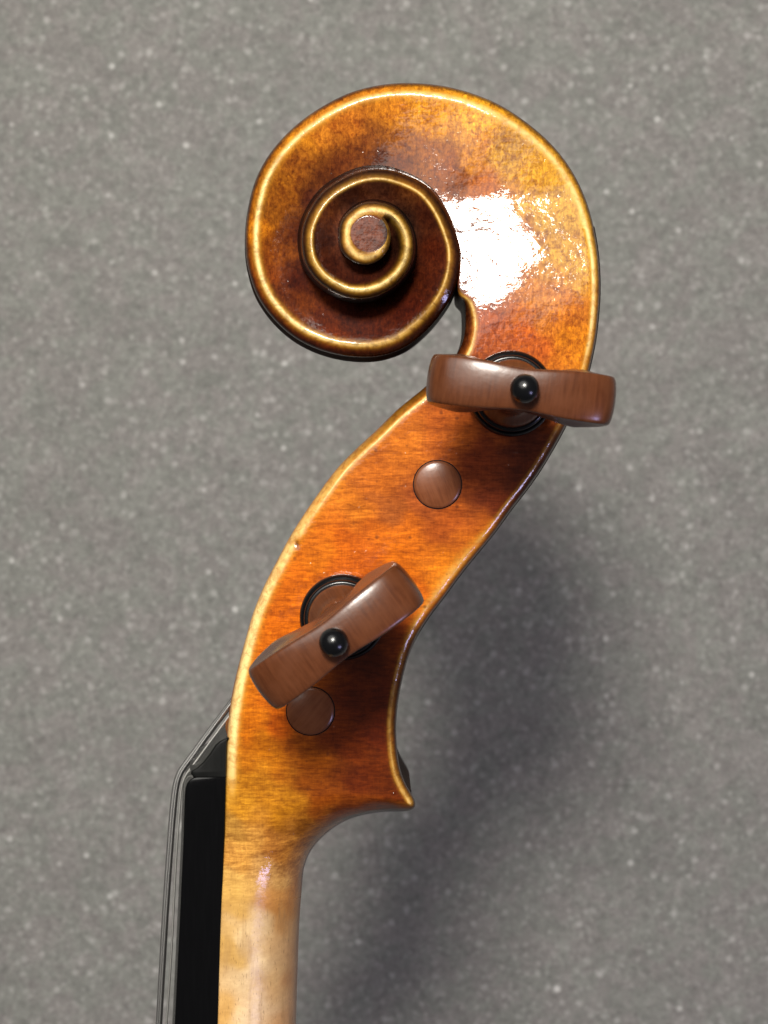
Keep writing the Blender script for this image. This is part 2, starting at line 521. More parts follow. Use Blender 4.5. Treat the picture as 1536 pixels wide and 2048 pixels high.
def seg_dist(points, i, chain, win):
    a = max(0, i - win); b = min(len(chain) - 1, i + win)
    P0 = chain[a:b]; P1 = chain[a + 1:b + 1]
    d = P1 - P0; L = (d * d).sum(1) + 1e-9
    w = points[:, None, :] - P0[None]
    t = np.clip((w * d[None]).sum(2) / L[None], 0, 1)
    q = w - t[..., None] * d[None]
    dist = np.sqrt((q * q).sum(2))
    j = dist.argmin(1)
    rows = np.arange(len(points))
    return dist[rows, j], a + j + t[rows, j]


dO = np.zeros((NS, nf)); sO = np.zeros((NS, nf)); dI = np.zeros((NS, nf))
for i in range(NS):
    if i < n_pb:
        dO[i], sO[i] = seg_dist(face_px[i], i, PO, 130)
        dI[i], _ = seg_dist(face_px[i], i, PI_, 90)
    else:
        dO[i], sO[i] = seg_dist(face_px[i], i, PO, 25)
        dI[i] = np.linalg.norm(face_px[i] - PI_[i], axis=1)
# ease between the two ways of measuring
idx = np.arange(NS)
wl = np.interp(sO, idx, Wo); hl = np.interp(sO, idx, Ho)
width = np.linalg.norm(PO - PI_, axis=1)[:, None]


def round_drop(d, w, h):
    t = np.clip(1 - d / np.maximum(w, 1e-6), 0, 1)
    return h * (1 - np.sqrt(np.clip(1 - t * t, 0, 1)))


uu = np.clip((dO - wl * 0.75) / np.maximum(width - wl * 0.75, 1.0), 0, 1)
cove = 1 - (1 - uu) ** 1.2
fx, fy = face_px[..., 0], face_px[..., 1]
sy = [150, 250, 300, 358, 390, 418, 452, 500, 560, 600, 620, 650, 700, 800]
ssl = [-0.01, -0.03, -0.045, -0.035, 0.06, 0.180, 0.188, 0.168, 0.135, 0.108, 0.075, 0.05, 0.02, 0.005]
yy = np.arange(800.0, 149.0, -1.0)
sl = pchip(sy, ssl, yy)
gzz = -0.15 - np.concatenate([[0], np.cumsum(sl[1:])]) * K * 1000
Gz = np.interp(fy, yy[::-1], gzz[::-1]) + 0.0078 * 62 * np.tanh((fx - 985) / 62.0) * np.exp(-((fy - 500) / 150.0) ** 2)
mG = np.zeros(NS)
mG[:n_pb] = np.clip((t_pb - key_t[35]) / (key_t[39] - key_t[35]), 0, 1)
mG[n_pb:] = np.clip((80 - phi_all) / 60.0, 0, 1)
mG = (mG * mG * (3 - 2 * mG))[:, None]
Zo = smooth1(Zo, 40)
Zbase = Zo[:, None] * (1 - mG) + Gz * mG
def chamfer(d, w, h):
    e = 2.6
    c0 = w * 0.72
    x = (c0 - d) / e
    sp_ = np.where(x > 20, x, np.log1p(np.exp(np.clip(x, -30, 20)))) * e
    return sp_ / c0 * h * 0.92 + h * 0.35 * np.clip(1 - d / 6.0, 0, 1) ** 2


bl = np.clip((wl - 30) / 18.0, 0, 1)
Zface = Zbase - (round_drop(dO, wl, hl) * bl + chamfer(dO, wl, hl) * (1 - bl)) - Dip[:, None] * (1 - 0.75 * mG) * cove
Zface -= chamfer(dI, np.maximum(np.repeat(Wi[:, None], nf, 1), 3.0), Hi[:, None])
# hand-carved unevenness
rs = np.random.RandomState(5)
ph = rs.rand(6) * 6.28
Zface += 0.035 * np.sin(fx / 47 + ph[0]) * np.sin(fy / 61 + ph[1]) + 0.025 * np.sin(fx / 23 + fy / 31 + ph[2]) + 0.018 * np.sin(fx / 15 - fy / 19 + ph[3])
Zface -= 0.22 * np.exp(-((fx - 594) / 5.0) ** 2 - ((fy - 1088) / 8.5) ** 2)
# the eye's button, faintly domed
re = np.hypot(fx - EC[0], fy - EC[1])
Zface += np.where((phi_st[:, None] > tip - 5), 0.04 * np.clip(1 - (re / 45) ** 2, 0, 1), 0)

dk = np.clip((44 - re) / 9.0, 0, 1) * (phi_st[:, None] > tip - 20); dk = dk * dk * (3 - 2 * dk)
Zface = Zface * (1 - dk) + 4.85 * dk

# outward normals (px) of both chains
def normals2(chain, other):
    t = np.gradient(chain, axis=0)
    n = np.stack([t[:, 1], -t[:, 0]], -1)
    n /= np.maximum(np.linalg.norm(n, axis=1, keepdims=True), 1e-6)
    s = np.sign(((chain - other) * n).sum(1)); s[s == 0] = 1
    return n * s[:, None]


nO = smooth1(normals2(PO, PI_), 3); nI = smooth1(normals2(PI_, PO), 3)
# at the chin the ribs turn sharply, so fade the sideways offsets there
MID = -12.0
nw = 13
tw = np.linspace(0, 1, nw + 1)[1:]          # last one is the mid plane
wall_px = np.zeros((NS, nw, 2)); wall_z = np.zeros((NS, nw))
flute = np.zeros(NS); spine = np.zeros(NS); draft = np.zeros(NS)
flute[:n_pb] = pchip(kt, [0, 0, 0, 0, 0, 0, 0, 1, 4, 14, 16, 16, 16, 16, 16, 16, 16], t_pb)
spine[:n_pb] = pchip(kt, [0, 0, 0, 0, 0, 0, 1, 2, 2, 2, 2, 2, 2, 2, 2, 2, 2], t_pb)
flute[n_pb:] = pchip(sa, [16, 16, 16, 15, 14, 13, 12, 10, 0] + [0] * 10, phi_all)
spine[n_pb:] = pchip(sa, [0, 0, 0, 0, 0, 1, 7, 10, 0] + [0] * 10, phi_all)
draft[n_pb:] = pchip(sa, [0] * 8 + [3, 6, 7, 8, 8, 8, 7, 6, 4, 1, 0], phi_all)
for i in range(NS):
    z0 = Zface[i, 0]
    off = -flute[i] * np.sin(np.pi * np.clip(tw, 0, 1)) ** 1.0 * (1 - 0.3 * tw) + spine[i] * tw ** 2 + draft[i] * np.minimum(tw * 2.5, 1)
    wall_px[i] = PO[i] + nO[i] * off[:, None]
    wall_z[i] = z0 + (MID - z0) * tw
# inner wall: cheek thickness, then the hollow of the pegbox
ni = 9
ti = np.array([0.08, 0.20, 0.34, 0.38, 0.42, 0.46, 0.6, 0.8, 1.0])
hol = np.array([0, 0, 0, 0.05, 0.9, 1.0, 1.0, 1.0, 1.0])
cav = np.zeros(NS)
yi = PI_[:, 1]
cav[:n_pb] = np.clip((1440 - yi[:n_pb]) / 60, 0, 1) * np.clip((yi[:n_pb] - 800) / 90, 0, 1) * 150
iw_px = np.zeros((NS, ni, 2)); iw_z = np.zeros((NS, ni))
for i in range(NS):
    z0 = Zface[i, -1]
    iw_px[i] = PI_[i] - nI[i] * (cav[i] * hol)[:, None]
    iw_z[i] = z0 + (MID - z0) * ti

# varnish colours laid over the face (picture position, sRGB, deepened where the upper peg's shadow falls)
CP = [
    (840, 215, 204, 130, 26), (700, 255, 182, 100, 26), (600, 330, 178, 95, 25), (640, 270, 190, 110, 30), (900, 250, 196, 125, 40), (1010, 300, 212, 146, 48), (1080, 340, 224, 154, 48),
    (950, 230, 222, 152, 34), (860, 225, 200, 125, 25),
    (1100, 420, 224, 162, 62), (1140, 520, 222, 156, 58), (1100, 600, 188, 112, 50), (1060, 690, 178, 82, 25), (1150, 680, 198, 112, 15), (1130, 640, 185, 100, 25),
    (980, 660, 160, 74, 36), (960, 380, 172, 92, 38), (1030, 480, 180, 105, 55), (970, 560, 140, 70, 40), (900, 340, 168, 84, 32),
    (800, 320, 135, 62, 18), (760, 318, 95, 38, 14), (680, 330, 120, 52, 14), (720, 290, 165, 86, 24), (620, 400, 92, 34, 14), (575, 400, 170, 90, 18), (590, 460, 105, 42, 12),
    (540, 500, 158, 76, 15), (590, 560, 82, 24, 8), (560, 580, 110, 45, 10), (640, 640, 100, 34, 7), (600, 620, 120, 50, 10), (740, 660, 92, 28, 6), (820, 620, 82, 22, 6), (880, 570, 80, 26, 8), (700, 625, 70, 20, 7), (925, 480, 95, 45, 25),
    (760, 372, 74, 34, 20), (700, 390, 62, 24, 12), (640, 480, 62, 21, 9), (720, 560, 66, 20, 7), (800, 550, 60, 18, 6), (870, 500, 84, 26, 7), (860, 430, 70, 24, 9), (660, 540, 64, 20, 8), (860, 560, 86, 28, 7),
    (800, 480, 34, 14, 9), (805, 450, 38, 18, 12), (780, 540, 58, 17, 6), (795, 505, 40, 14, 8), (790, 440, 44, 20, 12), (738, 467, 104, 52, 38), (720, 480, 104, 52, 38), (755, 455, 104, 52, 38), (738, 445, 104, 52, 38),
    (1000, 850, 150, 64, 20), (900, 870, 170, 80, 24), (810, 890, 188, 98, 28), (760, 960, 182, 92, 26), (700, 1010, 188, 100, 26), (960, 920, 116, 44, 15), (1050, 900, 98, 36, 14), (1000, 1000, 112, 42, 15), (1040, 950, 92, 34, 14),
    (900, 1050, 160, 72, 20), (940, 1100, 190, 95, 18), (800, 1070, 200, 98, 15), (700, 1080, 190, 88, 14), (640, 1100, 196, 100, 16), (600, 1180, 196, 94, 10), (700, 1130, 186, 84, 12),
    (840, 1010, 152, 70, 26), (780, 1010, 160, 80, 30),
    (880, 1140, 200, 105, 16), (850, 1190, 190, 88, 12), (560, 1250, 192, 90, 8), (530, 1320, 188, 90, 8), (500, 1370, 190, 98, 12), (780, 1270, 130, 50, 9), (740, 1350, 108, 36, 7), (780, 1400, 104, 32, 6), (720, 1400, 104, 34, 6),
    (760, 1460, 108, 34, 5), (690, 1480, 122, 44, 6), (610, 1510, 152, 72, 9), (530, 1500, 178, 98, 12), (500, 1440, 192, 100, 10), (560, 1440, 185, 82, 8), (520, 1580, 180, 110, 24), (480, 1600, 184, 118, 30),
    (560, 1610, 168, 102, 18), (640, 1590, 132, 60, 8), (720, 1560, 112, 40, 6), (790, 1590, 104, 38, 6), (700, 1615, 112, 48, 10), (620, 1660, 146, 84, 20), (560, 1690, 168, 106, 38), (480, 1700, 188, 132, 58), (460, 1650, 172, 120, 58),
    (540, 1760, 196, 146, 80), (470, 1790, 202, 156, 80), (560, 1800, 192, 132, 66), (590, 1780, 166, 106, 48), (500, 1860, 218, 184, 132), (460, 1900, 198, 154, 84), (500, 1940, 222, 190, 142), (560, 1950, 208, 168, 114), (500, 2030, 224, 192, 148), (590, 1950, 196, 142, 88),
    (450, 2040, 210, 162, 92), (580, 2040, 200, 150, 98), (500, 2300, 220, 176, 126),
]
CP += [(560, 470, 135, 62, 14), (645, 350, 112, 50, 14), (720, 300, 140, 66, 18), (540, 430, 165, 88, 18), (860, 300, 180, 96, 30), (905, 380, 158, 80, 32), (800, 290, 176, 96, 26), (520, 455, 196, 112, 20), (600, 280, 200, 120, 26), (950, 290, 200, 126, 42), (560, 350, 186, 104, 20), (780, 210, 190, 110, 22), (540, 560, 120, 52, 12), (660, 670, 96, 34, 8)]
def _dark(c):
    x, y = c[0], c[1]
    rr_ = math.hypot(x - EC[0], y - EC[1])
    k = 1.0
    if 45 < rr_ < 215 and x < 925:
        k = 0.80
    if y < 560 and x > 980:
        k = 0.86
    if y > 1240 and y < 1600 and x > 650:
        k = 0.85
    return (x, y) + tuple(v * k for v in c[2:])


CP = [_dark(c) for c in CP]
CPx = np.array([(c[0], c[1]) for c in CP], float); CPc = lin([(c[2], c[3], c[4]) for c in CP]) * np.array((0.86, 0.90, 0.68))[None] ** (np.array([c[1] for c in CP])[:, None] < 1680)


def varnish_at(P):
    out = np.zeros((len(P), 3))
    for a in range(0, len(P), 20000):
        q = P[a:a + 20000]
        # wobble the lookup so that patches have uneven borders
        wob = np.stack([9 * np.sin(q[:, 1] / 13 + 1) + 6 * np.sin(q[:, 0] / 9 + q[:, 1] / 17), 9 * np.sin(q[:, 0] / 12 + 2) + 6 * np.sin(q[:, 1] / 8 - q[:, 0] / 21)], -1)
        rr = np.hypot(q[:, 0] - EC[0], q[:, 1] - EC[1])
        wob *= np.clip((rr - 170) / 60, 0, 1)[:, None]
        d2 = ((q + wob)[:, None, :] - CPx[None]) ** 2
        d2 = d2.sum(2)
        w = 1.0 / (d2 + 14.0 ** 2) ** 2
        w /= w.sum(1, keepdims=True)
        out[a:a + 20000] = w @ CPc
    return out


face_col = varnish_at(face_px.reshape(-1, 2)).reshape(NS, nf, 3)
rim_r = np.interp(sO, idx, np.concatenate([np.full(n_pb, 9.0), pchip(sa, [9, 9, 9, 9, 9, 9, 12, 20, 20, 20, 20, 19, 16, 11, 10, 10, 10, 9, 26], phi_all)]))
rim_shade = np.clip(1.6 * (1 - dO / rim_r), 0, 1)[..., None] * (fy < 1640)[..., None]
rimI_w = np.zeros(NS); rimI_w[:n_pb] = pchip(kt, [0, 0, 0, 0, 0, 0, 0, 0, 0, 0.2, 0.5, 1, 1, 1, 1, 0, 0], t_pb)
rim_shade = np.maximum(rim_shade, (np.clip(1.8 * (1 - dI / 18.0), 0, 1) * rimI_w[:, None])[..., None])
face_col = face_col * (1 - 0.76 * rim_shade)  # side shading of the steep rims painted into the colour
chip = np.exp(-((fx - 594) / 5.0) ** 2 - ((fy - 1088) / 8.5) ** 2)
face_col = face_col * (1 - 0.85 * chip[..., None])
# golden wear along the edges; the crest line paints in the varnish highlight
wearO_amt = np.zeros(NS)
wearO_amt[:n_pb] = pchip(kt, [0, 0, 0, 0, 0.0, 0.12, 0.75, 0.65, 0.3, 0.35, 0.4, 0.3, 0.8, 1.0, 1.0, 1.0, 1.0], t_pb)
wearO_amt[n_pb:] = pchip(sa, [0.95, 0.85, 0.8, 0.85, 0.9, 1, 1, 0.8, 0.5, 0.28, 0.2, 0.3, 0.6, 1, 0.9, 0.95, 0.9, 0.85, 0.1], phi_all)
# wide bright varnish on the pegbox back edge around (920,1130)
bright = np.exp(-((PO[:, 0] - 900) ** 2 + (PO[:, 1] - 1160) ** 2) / (2 * 75.0 ** 2)) * (idx < n_pb)
brown = np.exp(-((PO[:, 0] - 1060) ** 2 + (PO[:, 1] - 965) ** 2) / (2 * 60.0 ** 2)) * (idx < n_pb)
wearO_amt = np.clip(wearO_amt + 0.3 * bright - 0.45 * brown, 0, 1)
pk = np.clip(wl * 0.72, 9, 25)
wid = np.interp(sO, idx, np.concatenate([np.full(n_pb, 3.5) + 9 * bright[:n_pb], np.interp(phi_all, [0, 90, 200, 324, 400, 540, 640, 900, 1150], [10, 7, 6, 4, 1.5, 3, 5, 9, 5])]))
wear_glintO = np.interp(sO, idx, wearO_amt) * np.exp(-np.clip(np.abs(dO - pk) - 1, 0, None) ** 2 / (2 * np.where(dO < pk, 4.5, wid * 0.85) ** 2))
rimw = 1
glintO = np.interp(sO, idx, np.concatenate([pchip(kt, [0, 0, 0, 0, 0, 0.1, 0.9, 0.9, 0.8, 0.8, 0.8, 0.6, 0.9, 1.0, 1.0, 1.0, 1.0], t_pb), np.ones(NS - n_pb)])) * np.exp(-(dO - wl * 0.72 - 1) ** 2 / (2 * 2.5 ** 2)) * (1 - bl)
wear_glintO = np.maximum(wear_glintO, glintO * 0.9)
wearI_amt = np.zeros(NS)
wearI_amt[:n_pb] = pchip(kt, [0, 0, 0, 0, 0.1, 0.25, 0.6, 0.9, 1, 1, 0.7, 0.1, 0.0, 0.0, 0.0, 0, 0], t_pb)
wear_glintI = wearI_amt[:, None] * np.exp(-np.clip(np.abs(dI - 10) - 4, 0, None) ** 2 / (2 * 7.0 ** 2)) * (np.arange(NS) < n_pb)[:, None]
glintI = np.zeros(NS)
glintI[:n_pb] = pchip(kt, [0, 0, 0, 0, 0, 0, 0.3, 0.7, 0.9, 1, 1, 1, 1, 1, 0.9, 0, 0], t_pb)
wear_glintI = np.maximum(wear_glintI, glintI[:, None] * np.exp(-(dI - Wi[:, None] * 0.72 - 1) ** 2 / (2 * 3.0 ** 2)) * (np.arange(NS) < n_pb)[:, None])
wear_glint = np.maximum(wear_glintO, wear_glintI)
wear_glint = np.where((phi_st[:, None] > tip) & (re < 37), 0, wear_glint)
wear_glint = wear_glint * (1 - chip)
bare_face = np.clip((fy - 1715) / 110, 0, 1)

# ---- assemble the loop at every station: near face (inner->outer), wall, far face, inner wall
verts_px, verts_z, cols, wears, bares = [], [], [], [], []
far = lambda z: 2 * MID - z
L = []
fpx = face_px[:, ::-1]; fz = Zface[:, ::-1]; fc = face_col[:, ::-1]; fw = wear_glint[:, ::-1]; fb = bare_face[:, ::-1]
edge_c = face_col[:, 0]; edge_w = wear_glint[:, 0]; edge_b = bare_face[:, 0]; in_c = face_col[:, -1]; in_w = wear_glint[:, -1]; in_b = bare_face[:, -1]


def rep(a, n):
    return np.repeat(a[:, None], n, 1)


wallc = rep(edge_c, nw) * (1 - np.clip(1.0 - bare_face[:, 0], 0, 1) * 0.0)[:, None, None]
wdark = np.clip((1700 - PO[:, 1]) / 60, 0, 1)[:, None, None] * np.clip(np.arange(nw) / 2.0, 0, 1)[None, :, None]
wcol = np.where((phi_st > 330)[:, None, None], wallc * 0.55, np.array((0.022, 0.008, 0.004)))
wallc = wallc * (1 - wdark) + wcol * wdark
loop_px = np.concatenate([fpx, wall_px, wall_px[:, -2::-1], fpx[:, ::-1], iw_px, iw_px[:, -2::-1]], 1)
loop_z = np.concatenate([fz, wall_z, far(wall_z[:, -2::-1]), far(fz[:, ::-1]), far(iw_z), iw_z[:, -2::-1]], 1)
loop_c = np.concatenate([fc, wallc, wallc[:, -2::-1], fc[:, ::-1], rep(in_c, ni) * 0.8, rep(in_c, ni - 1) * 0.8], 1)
loop_w = np.concatenate([fw, rep(edge_w, nw) * 0.4, rep(edge_w, nw - 1) * 0.4, fw[:, ::-1], rep(in_w, ni) * 0.2, rep(in_w, ni - 1) * 0.2], 1)
dull_w = np.repeat((np.clip((1700 - PO[:, 1]) / 60, 0, 1))[:, None], nw, 1) * np.clip((np.arange(nw) + 1) / 2.0, 0, 1)[None]
loop_d = np.concatenate([np.zeros((NS, nf)), dull_w, dull_w[:, -2::-1], np.zeros((NS, nf)), np.ones((NS, 2 * ni - 1))], 1)
loop_b = np.concatenate([fb, rep(edge_b, nw), rep(edge_b, nw - 1), fb[:, ::-1], rep(in_b, ni), rep(in_b, ni - 1)], 1)
LN = loop_px.shape[1]
# unproject: near half by its own depth; the far half mirrors the near half's metres
near_z = np.where(loop_z >= MID, loop_z, far(loop_z))
X, Y = world_xy(loop_px[..., 0], loop_px[..., 1], near_z)
X = X + 0.043 * (np.clip((PO[:, 1] - 1250) / 200, 0, 1) * np.clip((1690 - PI_[:, 1]) / 70, 0, 1))[:, None] * np.minimum(loop_z, 0) * 0.001      # the instrument lies a touch turned on its long axis
V = np.stack([X, Y, loop_z * 0.001], -1).reshape(-1, 3)
i0 = np.arange(NS - 1)[:, None] * LN; j = np.arange(LN)[None]
jn = (j + 1) % LN
Q = np.stack([i0 + j, i0 + LN + j, i0 + LN + jn, i0 + jn], -1).reshape(-1, 4)
st_of_face = np.repeat(np.arange(NS - 1), LN)

full = bpy.data.meshes.new("tmp")
full.vertices.add(len(V)); full.vertices.foreach_set('co', V.astype(np.float32).ravel())
full.loops.add(Q.size); full.loops.foreach_set('vertex_index', Q.ravel().astype(np.int32))
full.polygons.add(len(Q))
full.polygons.foreach_set('loop_start', np.arange(0, Q.size, 4, dtype=np.int32))
full.update(calc_edges=True)
# which way do the faces turn?  the near face should look at +z
pn = np.zeros(len(full.polygons) * 3, np.float32); full.polygons.foreach_get('normal', pn)
pn = pn.reshape(-1, 3)
flip = pn[200 * LN + 20, 2] < 0
if flip:
    Q = Q[:, ::-1].copy()
# vertex normals computed on the whole body so that its pieces join without a seam
v0, v1, v2, v3 = (V[Q[:, k]] for k in range(4))
fn = np.cross(v2 - v0, v3 - v1)
VN = np.zeros_like(V)
for k in range(4):
    np.add.at(VN, Q[:, k], fn)
VN /= np.maximum(np.linalg.norm(VN, axis=1, keepdims=True), 1e-20)
bpy.data.meshes.remove(full)
loop_c = loop_c.reshape(-1, 3); loop_w = loop_w.reshape(-1); loop_b = loop_b.reshape(-1); loop_d = loop_d.reshape(-1)


def sub_body(name, s0, s1, parent, cap0=False):
    sel = (st_of_face >= s0) & (st_of_face < s1)
    q = Q[sel]
    lo = s0 * LN; hi = (s1 + 1) * LN
    q = q - lo
    v = V[lo:hi]
    me = bpy.data.meshes.new(name)
    nq = len(q)
    me.vertices.add(len(v)); me.vertices.foreach_set('co', v.astype(np.float32).ravel())
    tot = q.size + (LN if cap0 else 0)
    li = q.ravel().astype(np.int32)
    ls = np.arange(0, q.size, 4, dtype=np.int32)
    if cap0:
        li = np.concatenate([li, np.arange(LN, dtype=np.int32)])
        ls = np.concatenate([ls, [q.size]]).astype(np.int32)
    me.loops.add(tot); me.loops.foreach_set('vertex_index', li)
    me.polygons.add(len(ls)); me.polygons.foreach_set('loop_start', ls)
    me.update(calc_edges=True)
    c = me.color_attributes.new('varnish', 'FLOAT_COLOR', 'POINT')
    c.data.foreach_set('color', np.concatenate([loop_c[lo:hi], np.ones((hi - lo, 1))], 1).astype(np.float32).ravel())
    for nm, arr in (('wear_glint', loop_w), ('bare', loop_b), ('dull', loop_d)):
        a = me.attributes.new(nm, 'FLOAT', 'POINT')
        a.data.foreach_set('value', arr[lo:hi].astype(np.float32))
    o = link(name, me, M_VARN, parent)
    me.normals_split_custom_set_from_vertices([tuple(n) for n in VN[lo:hi].tolist()])
    return o


violin = bpy.data.objects.new("violin", None)
scene.collection.objects.link(violin)
violin.empty_display_size = 0.02
violin["label"] = "amber varnished violin seen side on, its carved scroll, pegbox with brown pegs and black fingerboard"
violin["category"] = "violin"

s_neck = key_index(9); s_scroll = key_index(36)
sub_body("neck", 0, s_neck, violin, cap0=True)
sub_body("pegbox", s_neck, s_scroll, violin)
sub_body("scroll", s_scroll, NS - 1, violin)


# ------------------------------------------------------------------ pegs
def lathe(profile, seg=64):
    """profile: list of (r mm, z mm) from the bottom up; closed at both ends"""
    vs, fs = [], []
    n = len(profile)
    for (r, z) in profile:
        for k in range(seg):
            a = 2 * math.pi * k / seg
            vs.append((r * math.cos(a) * 1e-3, r * math.sin(a) * 1e-3, z * 1e-3))
    for i in range(n - 1):
        for k in range(seg):
            k2 = (k + 1) % seg
            fs.append((i * seg + k, i * seg + k2, (i + 1) * seg + k2, (i + 1) * seg + k))
    fs.append(tuple(range(seg))[::-1]); fs.append(tuple((n - 1) * seg + k for k in range(seg)))
    return vs, fs


def grip_mesh():
    """flat winged thumb-piece standing on the peg's turned stem"""
    # half outline in (a, z), from the top centre round to the stem
    half = [(0, 29.0), (1.5, 29.0), (4, 28.9), (7, 28.55), (9.5, 28.0), (11.4, 27.2), (12.45, 26.1), (12.95, 24.4), (13.0, 22.2), (12.5, 19.6), (11.3, 17.2), (9.3, 15.2), (7.0, 13.9), (4.9, 12.9), (3.5, 11.6), (2.8, 9.8), (2.6, 8.0)]
    h = np.array(half, float); h[:, 0] *= np.where(h[:, 1] > 14, 0.965, 1.0)
    t = np.concatenate([[0], np.cumsum(np.linalg.norm(np.diff(h, axis=0), axis=1))])
    hd = cubic(t, h, np.linspace(0, t[-1], 70)); hd[0, 0] = 0; hd[:, 0] = np.maximum(hd[:, 0], 0)
    right = hd; left = hd[::-1].copy(); left[:, 0] *= -1
    ring = np.vstack([right, left[:-1]])      # closed
    n = len(ring)
    spine = np.stack([ring[:, 0] * 0.0, np.clip(ring[:, 1], 11, 23)], -1)
    # thickness layers: (inset factor toward the middle, y)
    lay = []
    base_t = 3.25
    prof = [(0.0, 0.0), (0.003, 0.25), (0.010, 0.50), (0.022, 0.72), (0.036, 0.86), (0.050, 0.945), (0.070, 0.985), (0.10, 1.0), (0.20, 1.0), (0.40, 1.0), (0.60, 0.98), (0.80, 0.94), (1.0, 0.92)]
    vs = []
    def thick(a, z):
        # the wings are full, the waist round the stem slimmer
        w = np.clip((z - 8) / 7, 0, 1)
        return 2.55 + (base_t - 2.55) * w - 0.50 * np.exp(-(a / 4.5) ** 2) * w + 0.75 * np.exp(-((np.abs(a) - 7.5) / 3.6) ** 2 - ((z - 19.0) / 4.0) ** 2)
    layers = [(f, s) for f, s in prof[::-1]] + [(f, -s) for f, s in prof[1:]]
    for (f, s) in layers:
        p = ring * (1 - f) + np.stack([ring[:, 0] * 0.25, 20 + (ring[:, 1] - 20) * 0.25], -1) * f
        y = s * thick(p[:, 0], p[:, 1])
        for k in range(n):
            vs.append((p[k, 0] * 1e-3, y[k] * 1e-3, p[k, 1] * 1e-3))
    fs = []
    nl = len(layers)
    for i in range(nl - 1):
        for k in range(n):
            k2 = (k + 1) % n
            fs.append((i * n + k, i * n + k2, (i + 1) * n + k2, (i + 1) * n + k))
    fs.append(tuple(range(n))[::-1]); fs.append(tuple((nl - 1) * n + k for k in range(n)))
    # turned stem and collar under the grip
    sv, sf = lathe([(3.3, 1.0), (4.75, 1.6), (4.95, 3.0), (4.95, 4.3), (4.8, 4.9), (4.4, 5.5), (3.7, 6.2), (3.05, 7.4), (2.75, 9.0), (2.7, 11), (2.4, 13.0), (0.6, 14)])
    o = len(vs)
    vs += sv; fs += [tuple(i + o for i in f) for f in sf]
    return mesh_pd("tuning_peg", vs, fs)


me_grip = grip_mesh()
v_, f_ = lathe([(4.6, 0.6), (5.95, 0.75), (6.25, 1.3), (6.30, 2.1), (6.15, 2.7), (5.85, 2.95), (5.65, 2.85), (5.6, 2.9), (5.6, 3.5), (5.45, 3.9), (5.2, 4.05), (4.97, 4.0), (4.9, 3.6), (4.6, 3.2)], 96)
me_ring = mesh_pd("collar_ring", v_, f_)
sph = [(0.55, 28.2)] + [(1.90 * math.cos(a), 30.3 + 1.90 * math.sin(a)) for a in np.linspace(-1.45, 1.52, 22)]
v_, f_ = lathe(sph, 48)
me_pip = mesh_pd("ball_pip", v_, f_)
R_PLUG = 3.50
v_, f_ = lathe([(3.3, 1.2), (3.34, -2), (3.45, -20), (R_PLUG, -23.4), (R_PLUG - 0.02, -24.20), (R_PLUG - 0.12, -24.34), (R_PLUG - 0.45, -24.45), (R_PLUG * 0.6, -24.62), (R_PLUG * 0.25, -24.70), (0.1, -24.71)][::-1], 96)
me_shaft = mesh_pd("shaft", v_, f_)
# a dark narrow seam round the plug end, where the peg leaves its hole
v_, f_ = lathe([(R_PLUG - 0.02, -24.00), (R_PLUG + 0.13, -24.00), (R_PLUG + 0.13, -24.06), (R_PLUG - 0.02, -24.06)][::-1], 96)
me_seam = mesh_pd("hole_rim", v_, f_)


def auto_smooth(o, ang_deg):
    me = o.data
    e = np.zeros(len(me.edges), bool)
    bm = bmesh.new(); bm.from_mesh(me)
    bmesh.ops.recalc_face_normals(bm, faces=bm.faces)
    for ed in bm.edges:
        if len(ed.link_faces) == 2 and ed.calc_face_angle(0) > math.radians(ang_deg):
            ed.smooth = False
    bm.to_mesh(me); bm.free()
    me.polygons.foreach_set('use_smooth', [True] * len(me.polygons))


proto = link("tuning_peg", me_grip, M_BOX, violin)
auto_smooth(proto, 50)
parts = [link("collar_ring", me_ring, M_BLACK, proto), link("ball_pip", me_pip, M_BLACK, proto), link("shaft", me_shaft, M_END, proto), link("hole_rim", me_seam, M_BLACK, proto)]
for p in parts:
    auto_smooth(p, 50)


def place_peg(px, py, zref, rot, near, tilt=(0, 0), first=False):
    x, y = world_xy(px, py, zref)
    if first:
        o = proto
    else:
        o = proto.copy(); scene.collection.objects.link(o); o.parent = violin
        for c in parts:
            d = c.copy(); scene.collection.objects.link(d); d.parent = o
    if near:
        o.location = (float(x), float(y), 0.0)
        o.rotation_euler = (tilt[0], tilt[1], math.radians(rot))
    else:
        # from the far cheek: turned over about X, its end shows in the near cheek
        o.location = (float(x), float(y), -0.024)
        o.rotation_euler = (math.pi, 0, math.radians(rot))
    return o


p1 = place_peg(1023, 787, 3.0, -7.3, True, first=True)
p1["label"] = "upper near peg, its grip turned nearly level"
p2 = place_peg(685, 1236, 3.0, 36.0, True)
p2["label"] = "lower near peg, its grip turned diagonally"
p3 = place_peg(875, 969, 0, 20.0, False)
p3["label"] = "upper far peg, only its round shaft end showing in the cheek"
p4 = place_peg(621, 1422, 0, 140.0, False)
p4["label"] = "lower far peg, only its round shaft end showing in the cheek"


# ------------------------------------------------------------------ fingerboard, nut, strings
def loft(sections, close=True):
    n = len(sections[0]); vs, fs = [], []
    for s in sections:
        vs += s
    for i in range(len(sections) - 1):
        for k in range(n):
            k2 = (k + 1) % n
            fs.append((i * n + k, i * n + k2, (i + 1) * n + k2, (i + 1) * n + k))
    fs.append(tuple(range(n))[::-1]); fs.append(tuple((len(sections) - 1) * n + k for k in range(n)))
    return vs, fs


